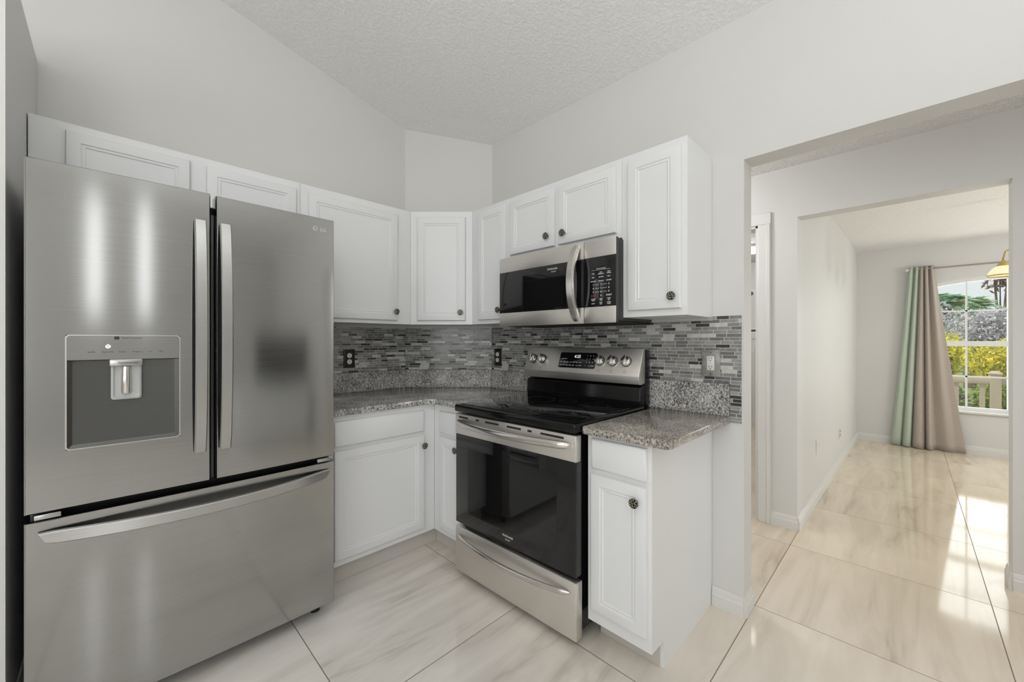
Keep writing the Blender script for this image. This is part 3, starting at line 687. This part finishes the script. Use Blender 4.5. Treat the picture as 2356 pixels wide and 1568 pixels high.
for x in (.052, .126, .536, .614, .694):
    kb = MB(); kb.lathe([(.0290, .0), (.0290, .004)], 28, CF(x, .078)); part(kb, 'knob_skirt', M['dgrey'], cn)
    kb = MB(); kb.lathe([(.0265, .004), (.0265, .010), (.0245, .022), (.021, .024)], 28, CF(x, .078))
    g2 = MB(); g2.box(-.0055, .0055, -.0255, .0255, .02, .034, .0025); bmesh.ops.transform(g2.bm, matrix=CF(x, .078), verts=g2.bm.verts); me_ = bpy.data.meshes.new('t'); g2.bm.to_mesh(me_); g2.bm.free(); kb.bm.from_mesh(me_)
    part(kb, 'control_knob', M['rhandle'], cn); b = MB()
    for k in range(9):
        a = R(-215 + k * 31); mm = MB().box(-.0008, .0008, -.002, .002, 0, .0004); bmesh.ops.transform(mm.bm, matrix=CF(x, .078) @ Matrix.Rotation(a, 4, 'Z') @ Matrix.Translation((.035, 0, 0)) @ Matrix.Rotation(R(90), 4, 'Z'), verts=mm.bm.verts)
        me_ = bpy.data.meshes.new('t'); mm.bm.to_mesh(me_); mm.bm.free(); b.bm.from_mesh(me_)
    sq = MB(); sq.rings([[(px, pz, .0004) for px, pz in rrect(-.006 - i_, .006 + i_, -.006 - i_, .006 + i_, .001)] for i_ in (0, .0009)], False, False); bmesh.ops.transform(sq.bm, matrix=CF(x, .020), verts=sq.bm.verts)
    me_ = bpy.data.meshes.new('t'); sq.bm.to_mesh(me_); sq.bm.free(); b.bm.from_mesh(me_)
    part(b, 'dial_marks', M['darkmark'], cn, smooth=0)
# oven door: steel top rail, dark glass, side edges
DY = .012
dr = part(MB().box(.004, RW - .004, DY + .006, .055, .292, .868, .004), 'oven_door', M['dgrey'], rg)
rl = MB(); rl.box(.0, RW - .0, DY - .004, .045, .765, .874, .004); rl = part(rl, 'top_rail', M['range'], dr)
b = MB()
for x0, x1 in ((.03, .105), (.165, .19), (.235, .33), (.385, .475), (.515, .54), (.59, .715)): part(MB().box(x0, x1, DY - .0046, DY - .003, .852, .8615, .0004, 1), 'vent_slot', M['inner'], rl, smooth=0)
wd = MB(); wd.box(.002, RW - .002, DY - .001, DY + .012, .293, .7645, .003); wd = part(wd, 'door_glass', M['blackglass'], dr)
b = MB(); b.box(.10, RW - .10, DY - .0016, DY - .0011, .36, .70); part(b, 'oven_window', M['window_glass'], wd, smooth=0)
words('lettering', M['lightmark'], wd, [('FRIGIDAIRE', .0135, FRONT(RW / 2, DY - .0013, .336)), ('GALLERY', .008, FRONT(RW / 2, DY - .0013, .320))])
def bow_handle(x0, x1, z, zdrop, out, r, parent, n=28, y0=DY):
    rs = []
    for i in range(n + 1):
        tt = i / n; e = min(tt, 1 - tt) * 2; f = 1 - (2 * tt - 1) ** 2
        rr = r * min(1, .45 + 1.9 * math.sqrt(max(e, 0)))
        c = Vector((x0 + (x1 - x0) * tt, y0 - .004 - out * f ** .8 - .004, z - zdrop * f))
        rs.append([c + Vector((0, -math.cos(a) * rr * .75, math.sin(a) * rr)) for a in [2 * PI * k / 12 for k in range(12)]])
    b = MB(); b.rings(rs); return part(b, 'handle', M['rhandle'], parent, smooth=60)
bow_handle(.018, RW - .022, .832, .0, .058, .0165, dr)
# storage drawer
dw = part(MB().box(.0, RW - .0, DY - .002, .055, .034, .273, .005), 'storage_drawer', M['range'], rg)
bow_handle(.022, RW - .03, .228, .012, .040, .0125, dw)
for x in (.05, RW - .05):
    b = MB(); b.lathe([(.016, 0), (.016, .008), (.007, .012), (.007, .05)], 14, Matrix.Translation((x, .10, 0))); part(b, 'foot', M['inner'], rg)

# ------------------------------------------------------------------ microwave
MW0 = -.963; MWW = .782; MX = -.392; MZ0, MZ1 = 1.346, 1.749
mw = thing('microwave', 'stainless over-the-range microwave with a black glass door and keypad', 'microwave', (MX, MW0, MZ0), WB)
H = MZ1 - MZ0
b = MB(); b.box(.008, MWW - .010, .022, .386, .012, H - .002, .003); part(b, 'body', M['dgrey'], mw)
b = MB(); b.box(.02, MWW - .02, .05, .38, .0, .0115); part(b, 'vent_underside', M['inner'], mw, smooth=0)
SX = .606; G0, G1 = .079, H - .086
md = part(MB().box(0, SX - .001, .006, .028, .003, H - .003, .002), 'door', M['dgrey'], mw)
part(MB().box(0, SX - .001, 0, .0065, G1, H, .002), 'steel_strip', M['range'], md); part(MB().box(0, SX - .001, 0, .0065, 0, G0, .002), 'steel_strip', M['range'], md)
mg = part(MB().box(0, SX - .001, .001, .0065, G0 + .0003, G1 - .0003, .001), 'door_glass', M['blackglass'], md)
b = MB(); b.box(.185, SX - .04, .0004, .0009, G0 + .012, G1 - .035); part(b, 'viewing_window', M['window_glass'], mg, smooth=0)
words('lettering', M['lightmark'], mg, [('FRIGIDAIRE', .0135, FRONT(.405, .0005, G1 - .022)), ('GALLERY', .008, FRONT(.415, .0005, G1 - .037))])
rs = []
for i in range(25):
    tt = i / 24; f = 1 - (2 * tt - 1) ** 2; z = .012 + (H - .024) * tt; hw = .0225 * min(1, .55 + 2.2 * math.sqrt(min(tt, 1 - tt)) * .8)
    y = -.004 - .048 * f ** .85; x = SX - .040 - .008 * f
    rs.append([(x - hw, y + .012, z), (x - hw, y, z), (x - hw * .7, y - .010, z), (x + hw * .7, y - .010, z), (x + hw, y, z), (x + hw, y + .012, z)])
b = MB(); b.rings(rs); part(b, 'handle', M['rhandle'], md, smooth=50)
cpn = part(MB().box(SX + .001, MWW, .006, .028, .003, H - .003, .002), 'control_panel', M['dgrey'], mw)
part(MB().box(SX + .001, MWW, 0, .0065, G1, H, .002), 'steel_strip', M['range'], cpn); part(MB().box(SX + .001, MWW, 0, .0065, 0, G0, .002), 'steel_strip', M['range'], cpn)
kg = part(MB().box(SX + .001, MWW, .001, .0065, G0 + .0003, G1 - .0003, .001), 'keypad', M['blackglass'], cpn)
kx = (.660, .703, .746)
z = 1.598 - MZ0
KL = [('EASY-SET SENSOR', .0062, FRONT(.703, .0006, z + .008))]
part(MB().box(.652, .752, .0004, .0009, z + .002, z + .0027), 'keypad_rule', M['whitemark'], kg, smooth=0)
for r_, row in enumerate((('POP', 'FAST DEFROST', 'KEEP WARM'), ('BEV', 'SOFTEN', 'MELT'), ('POTATO', 'SNACKS', 'DINNER'))):
    for x, s_ in zip(kx, row): KL.append((s_.replace(' ', chr(10)), .0075, FRONT(x, .0006, z - .014 - r_ * .0185)))
for r_, row in enumerate((('1', '2', '3'), ('4', '5', '6'), ('7', '8', '9'))):
    for x, s_ in zip(kx, row): KL.append((s_, .0125, FRONT(x, .0006, z - .068 - r_ * .0175)))
    for a in (.670, .713): part(MB().box(a, a + .023, .0004, .0009, z - .0685 - r_ * .0175, z - .0675 - r_ * .0175), 'keypad_rule', M['whitemark'], kg, smooth=0)
KL += [('0', .0125, FRONT(kx[1], .0006, z - .121)), ('START', .0105, FRONT(kx[2], .0006, z - .121))]
for r_, row in enumerate((('POWER LEVEL', 'USER PREF', 'TIMER SET'), ('LIGHT', 'VENT FAN', 'TURN TABLE'))):
    for x, s_ in zip(kx, row): KL.append((s_.replace(' ', chr(10)), .0072, FRONT(x, .0006, z - .140 - r_ * .018)))
words('key_label', M['whitemark'], kg, KL)
b = MB(); b.text('STOP', .0105, FRONT(kx[0], .0006, z - .121)); part(b, 'stop_label', M['red'], kg, smooth=0)

# ------------------------------------------------------------------ curtains, rod
RX, RZ = 4.665, 2.100
rd_ = thing('curtain_rod', 'thin brushed metal curtain rod across the top of the dining window', 'curtain rod', (RX, WC, RZ))
b = MB(); b.tube([(0, y - WC, 0) for y in (-2.70, -3.5, -4.25)], .009, 12); part(b, 'pole', M['rod'], rd_)
for y in (-2.69, -4.26): b = MB(); b.lathe([(.004, -.02), (.014, -.012), (.017, 0), (.014, .012), (.004, .02)], 14, Matrix.Translation((0, y - WC, 0)) @ Matrix.Rotation(R(90), 4, 'X')); part(b, 'finial', M['trimw'], rd_)
for y in (-2.715, -4.23): part(MB().box(-.006, .0735, y - WC - .008, y - WC + .008, -.012, .012, .002), 'bracket', M['trimw'], rd_)
def curtain(label, mat, prof, dip):
    """hanging panel through (y top, x top, y floor, x floor) fold points; x measured from the rod, positive towards the wall"""
    sub, nv = 7, 30
    def cr(a, b, c, d, t): return .5 * ((2 * b) + (c - a) * t + (2 * a - 5 * b + 4 * c - d) * t * t + (3 * b - a - 3 * c + d) * t ** 3)
    n = len(prof); cols = []
    for i in range(n - 1):
        q4 = [prof[max(i - 1, 0)], prof[i], prof[i + 1], prof[min(i + 2, n - 1)]]
        for k in range(sub + (i == n - 2)): cols.append([cr(*[v[c] for v in q4], k / sub) for c in range(4)])
    b = MB(); G = []
    for j in range(nv + 1):
        v = j / nv; z = .006 + 2.130 * (1 - v); e = v ** 1.08; row = []
        for i, (yt, xt, yb, xb) in enumerate(cols):
            wob = .004 * math.sin(5 * v + i * .35) * v
            row.append(b.bm.verts.new((min(RX + xt + (xb - xt) * e + wob, 4.728), yt + (yb - yt) * e, z + (dip * math.sin(i * .25) if j == nv else 0))))
        G.append(row)
    for j in range(nv):
        for i in range(len(cols) - 1): b.bm.faces.new((G[j][i], G[j][i + 1], G[j + 1][i + 1], G[j + 1][i]))
    o = b.build('curtain', mat, None, 80); md_ = o.modifiers.new('s', 'SOLIDIFY'); md_.thickness = .0025
    shift(o, (RX, (prof[0][2] + prof[-1][2]) / 2, 0)); return tag(o, label, 'curtain', 'curtains on the dining window rod')
curtain('sage green curtain panel, leftmost on the rod, reaching the floor', M['green'],
        [(-2.705, .012, -2.545, .03), (-2.72, -.02, -2.575, -.01), (-2.74, -.005, -2.625, -.005), (-2.752, .02, -2.64, .035), (-2.765, -.02, -2.662, -.035), (-2.78, -.018, -2.70, -.042), (-2.789, .015, -2.722, .0)], .004)
curtain('taupe curtain panel beside the green one, flaring wide over the window edge', M['taupe'],
        [(-2.797, .015, -2.728, .02), (-2.806, -.02, -2.757, -.045), (-2.818, -.02, -2.80, -.05), (-2.828, .018, -2.835, .0), (-2.832, .02, -2.838, .045), (-2.842, -.022, -2.862, -.045), (-2.855, -.022, -2.89, -.048),
         (-2.866, .018, -2.905, .015), (-2.875, .01, -2.93, .035), (-2.888, -.02, -3.02, -.01), (-2.90, .0, -3.09, .015), (-2.912, .018, -3.16, .01)], .004)

# ------------------------------------------------------------------ chandelier (only its left shade shows past the jamb)
CX, CY, CZ = 3.0, -3.52, 1.86
ch = thing('chandelier', 'brass chandelier with glowing bell-shaped glass shades in the dining room', 'chandelier', (CX, CY, CZ))
b = MB(); b.lathe([(.012, -.10), (.03, -.08), (.045, -.03), (.02, .02), (.03, .08), (.014, .12), (.010, .54)], 20); part(b, 'stem', M['brass'], ch)
b = MB(); b.lathe([(.065, .544), (.06, .53), (.02, .51)], 24); part(b, 'ceiling_canopy', M['brass'], ch)
for k in range(5):
    a = R(90 + k * 72); ux, uy = math.cos(a), math.sin(a)
    P = [(.03, .0), (.10, .06), (.17, .13), (.225, .145), (.268, .115), (.28, .06), (.28, .03)]
    b = MB(); b.tube([(ux * r_, uy * r_, z_) for r_, z_ in P], .006, 10); arm = part(b, 'arm', M['brass'], ch)
    T_ = Matrix.Translation((ux * .28, uy * .28, 0))
    b = MB(); b.lathe([(.010, .045), (.022, .03), (.034, .008), (.036, -.002)], 20, T_); part(b, 'socket_cup', M['brass'], arm)
    b = MB(); b.lathe([(.036, 0), (.058, -.018), (.076, -.045), (.086, -.072), (.083, -.072), (.073, -.045), (.055, -.02), (.034, -.004)], 28, T_, False); part(b, 'glass_shade', M['shade'], arm, label='glowing cream glass bell shade')
    b = MB(); b.lathe([(.0865, -.070), (.0895, -.073), (.0895, -.079), (.0865, -.080), (.083, -.073)], 28, T_, False); part(b, 'shade_rim', M['brass'], arm)
    b = MB(); b.lathe([(.008, -.005), (.02, -.03), (.018, -.055), (.004, -.066)], 14, T_); part(b, 'bulb', M['bulb'], arm)

# ------------------------------------------------------------------ small plates on far walls
def plate(label, loc, rz, mat, w_=.07, h=.115):
    t = thing('wall_plate', label, 'outlet', loc, rz)
    b = MB(); b.rings([rect(-w_ / 2, w_ / 2, -h / 2, h / 2, i, y) for i, y in [(0, 0), (0, -.004), (.004, -.006)]]); part(b, 'cover_plate', M['white_pl'], t)
    b = MB()
    for dz in (.02, -.02): b.rings([[(x, yy, z_) for x, z_ in rrect(-.015, .015, dz - .013, dz + .013, .006)] for yy in (-.0058, -.0075)])
    part(b, 'receptacle', mat, t); return t
wy = lambda x: hy0 + (-2.228 - hy0) * (x - 1.3) / (FX - 1.3)
plate('white wall outlet low on the dining side wall, nearest the opening', (1.90, wy(1.90) - .0006, .425), -.8, M['white_pl'])
plate('wall outlet with grey sockets midway along the dining side wall', (3.16, wy(3.16) - .0006, .33), -.8, M['dgrey'])
plate('white wall plate near the far corner of the dining side wall', (4.61, wy(4.61) - .0006, .40), -.8, M['white_pl'])
# laundry: dryer socket, supply box and ceiling light
t = thing('dryer_socket', 'square dryer socket high on the laundry room wall', 'outlet', (FX - .001, -1.03, 1.97), WB)
b = MB(); b.rings([rect(-.06, .06, -.065, .065, i, y) for i, y in [(0, 0), (0, -.006), (.004, -.008)]]); part(b, 'cover_plate', M['white_pl'], t)
b = MB(); b.lathe([(.03, 0), (.03, .004)], 20, FRONT(0, -.008, 0)); part(b, 'receptacle', M['dgrey'], t)
t = thing('supply_box', 'white recessed washer supply box on the laundry room wall', 'supply box', (FX - .001, -1.03, 1.37), WB)
b = MB(); b.box(-.12, .12, -.012, 0, -.08, .08, .003); part(b, 'frame', M['white_pl'], t); b = MB(); b.box(-.10, .10, -.0135, -.0125, .03, .06); part(b, 'recess', M['dgrey'], t, smooth=0)
plate('white outlet on the laundry room wall below the supply box', (FX - .001, -1.045, 1.12), WB, M['white_pl'])
t = thing('ceiling_light', 'round glowing ceiling light in the laundry room', 'ceiling light', (3.55, -1.33, HC))
b = MB(); b.lathe([(.15, -.001), (.15, -.03), (.13, -.035)], 28); part(b, 'base_ring', M['trimw'], t)
b = MB(); b.lathe([(.145, -.03), (.12, -.065), (.07, -.085), (.01, -.092)], 28); part(b, 'diffuser', M['ceil_glow'], t)

# ------------------------------------------------------------------ behind the camera: things added for the steel and glass to mirror
t = thing('reflection_panel', 'unseen dark panel on a stand, added for its reflection in the refrigerator', 'reflection_panel', (-.36, -4.6, .70))
b = MB(); b.box(-.36, .34, 0, .05, .06, .62, .006); part(b, 'panel_face', M['reflect_dark'], t); b = MB(); b.box(-.2, .2, -.05, .14, 0, .012, .003); b.box(-.03, .03, .02, .05, .01, .08); part(b, 'stand', M['dgrey'], t)
t = thing('added_cabinet', 'unseen low white cabinet, added to carry the reflected dark panel', 'cabinet', (-.46, -4.55, 0))
b = MB(); b.box(-.52, .40, -.25, .22, .06, .70, .004); part(b, 'body', M['cab'], t)
for sx in (-1, 1):
    for sy in (-.2, .17): part(MB().box(sx * .36 - .08, sx * .36 - .04, sy - .02, sy + .02, 0, .0605), 'leg', M['cab'], t, smooth=0)

# ------------------------------------------------------------------ outside the dining window
random.seed(7)
struct(MB().box(4.91, 6.4, -9, 3, -.35, -.2).build('ground_patio', M['patio'], smooth=0))
struct(MB().box(6.4, 60, -40, 40, -.45, -.3).build('ground_lawn', M['grass'], smooth=0))
gx = 5.95
fe = thing('porch_railing', 'tan porch railing with square posts seen through the dining window', 'railing', (gx, -3.49, -.2))
part(MB().box(-.03, .03, -2.4, 2.4, .905, .985, .004), 'top_rail', M['fence'], fe); part(MB().box(-.03, .03, -2.4, 2.4, .12, .20, .004), 'bottom_rail', M['fence'], fe)
for i in range(21):
    y = .11 + (i - 10) * .227
    part(MB().box(-.016, .016, y - .024, y + .024, .2, .91), 'baluster', M['fence'], fe, smooth=0)
for y in (-2.2, 0, 2.2):
    b = MB(); b.box(-.05, .05, y - .047, y + .047, 0, 1.03, .003); b.box(-.058, .058, y - .055, y + .055, 1.03, 1.05, .003); b.rings([[(-.053, y - .05, 1.05), (.053, y - .05, 1.05), (.053, y + .05, 1.05), (-.053, y + .05, 1.05)], [(-.03, y - .03, 1.075), (.03, y - .03, 1.075), (.03, y + .03, 1.075), (-.03, y + .03, 1.075)]]); part(b, 'post', M['fence'], fe, smooth=0)
def foliage(n, rx, ry, rz_, size, jag=.18, up=0):
    b = MB()
    lobes = [(random.uniform(-.55, .55), random.uniform(-.55, .55), random.uniform(-.3, .5), random.uniform(.45, .75)) for _ in range(9)]
    for _ in range(n):
        lx_, ly_, lz_, lr = random.choice(lobes); d = Vector((random.gauss(0, 1), random.gauss(0, 1), random.gauss(0, 1))).normalized() * lr * random.uniform(.75, 1.05)
        c = Vector(((lx_ + d.x) * rx, (ly_ + d.y) * ry, max((lz_ + d.z), -.95) * rz_))
        nrm = (d + Vector((random.gauss(0, .5), random.gauss(0, .5), random.gauss(0, .5) + .3 + up))).normalized(); a = nrm.orthogonal().normalized()
        a = Matrix.Rotation(random.uniform(0, 6.3), 3, nrm) @ a; e = nrm.cross(a); s_ = size * random.uniform(.6, 1.3)
        b.quad([c - a * s_, c + e * s_ * .42, c + a * s_, c - e * s_ * .42])
    return b
def bush(name, label, cat, x, y, z, rx, ry, rz_, n, size, mat, trunk=None, group=None):
    t = thing(name, label, cat, (x, y, -.3), 0, group)
    o = part(foliage(n, rx, ry, rz_, size), 'foliage', mat, t, smooth=0); o.location = (0, 0, z + .3)
    b = MB(); tr_ = trunk or .04
    for k in range(3):
        a = k * 2.1; b.tube([(.05 * math.cos(a), .05 * math.sin(a), 0), (.12 * rx * math.cos(a), .12 * ry * math.sin(a), (z + .3) * .5), (.4 * rx * math.cos(a), .4 * ry * math.sin(a), z + .3)], [tr_, tr_ * .8, tr_ * .4], 8)
    part(b, 'stems', M['bark'], t); return t
bush('flowering_shrub', 'bright yellow-green shrub right of the window bar, behind the railing', 'shrub', 8.3, -3.72, .92, .42, .36, .44, 3600, .032, M['yellow'])
bush('flowering_shrub', 'smaller yellow-green shrub left of the window bar, behind the railing', 'shrub', 9.7, -3.2, 1.0, .40, .34, .42, 2400, .035, M['yellow'])
bush('hedge_shrub', 'green hedge plant low behind the railing on the right', 'shrub', 7.15, -3.72, .35, .38, .36, .42, 3600, .03, M['hedge'])
bush('hedge_shrub', 'green hedge plant low behind the railing on the left', 'shrub', 7.15, -2.95, .40, .38, .34, .46, 3600, .03, M['hedge2'])
bush('garden_tree', 'grey-violet bushy tree beyond the yellow shrubs, left', 'tree', 12.0, -2.95, 1.25, .62, .62, .80, 5000, .055, M['greyleaf'], .08)
bush('garden_tree', 'grey-violet bushy tree beyond the yellow shrubs, right', 'tree', 13.9, -4.15, 1.30, .62, .72, .80, 5000, .055, M['greyleaf'], .08)
bush('garden_tree', 'brown-leaved tree at the right of the window against the sky', 'tree', 20.6, -5.05, 3.6, .4, .45, .75, 420, .10, M['brownleaf'], .07)
def palm(label, x, y, z, L_, n):
    t = thing('palm_tree', label, 'palm tree', (x, y, -.3))
    b = MB(); b.tube([(0, 0, 0), (.05, .03, (z + .3) * .5), (0, 0, z + .3)], [.16, .13, .11], 12); part(b, 'trunk', M['bark'], t)
    b = MB()
    for k in range(n):
        a = random.uniform(0, 2 * PI); el = random.uniform(-.25, 1.2); ln = L_ * random.uniform(.75, 1.1); pr_ = None
        for i in range(15):
            s_ = i / 14; r_ = ln * s_ * math.cos(el) ; zz = z + .3 + ln * (math.sin(el) * s_ - .55 * s_ * s_)
            c = Vector((math.cos(a) * r_, math.sin(a) * r_, zz)); d = Vector((-math.sin(a), math.cos(a), 0))
            if pr_ is not None:
                f_ = (c - pr_).normalized(); lw = L_ * .26 * math.sin(PI * min(1, .12 + s_ * .88))
                for sgn in (-1, 1):
                    tip = c + d * sgn * lw * .8 + f_ * lw * .7 + Vector((0, 0, -.25 * lw)); b.quad([pr_, c, tip, pr_ + (tip - pr_) * .6 - f_ * .02])
            pr_ = c
    part(b, 'fronds', M['palm'], t, smooth=0); return t
palm('blue-green palm filling the upper left of the dining window', 15.3, -3.52, 2.25, .95, 60)
palm('blue-green palm right of the window bar, lower than its neighbour', 18.2, -4.15, 2.35, 1.0, 60)
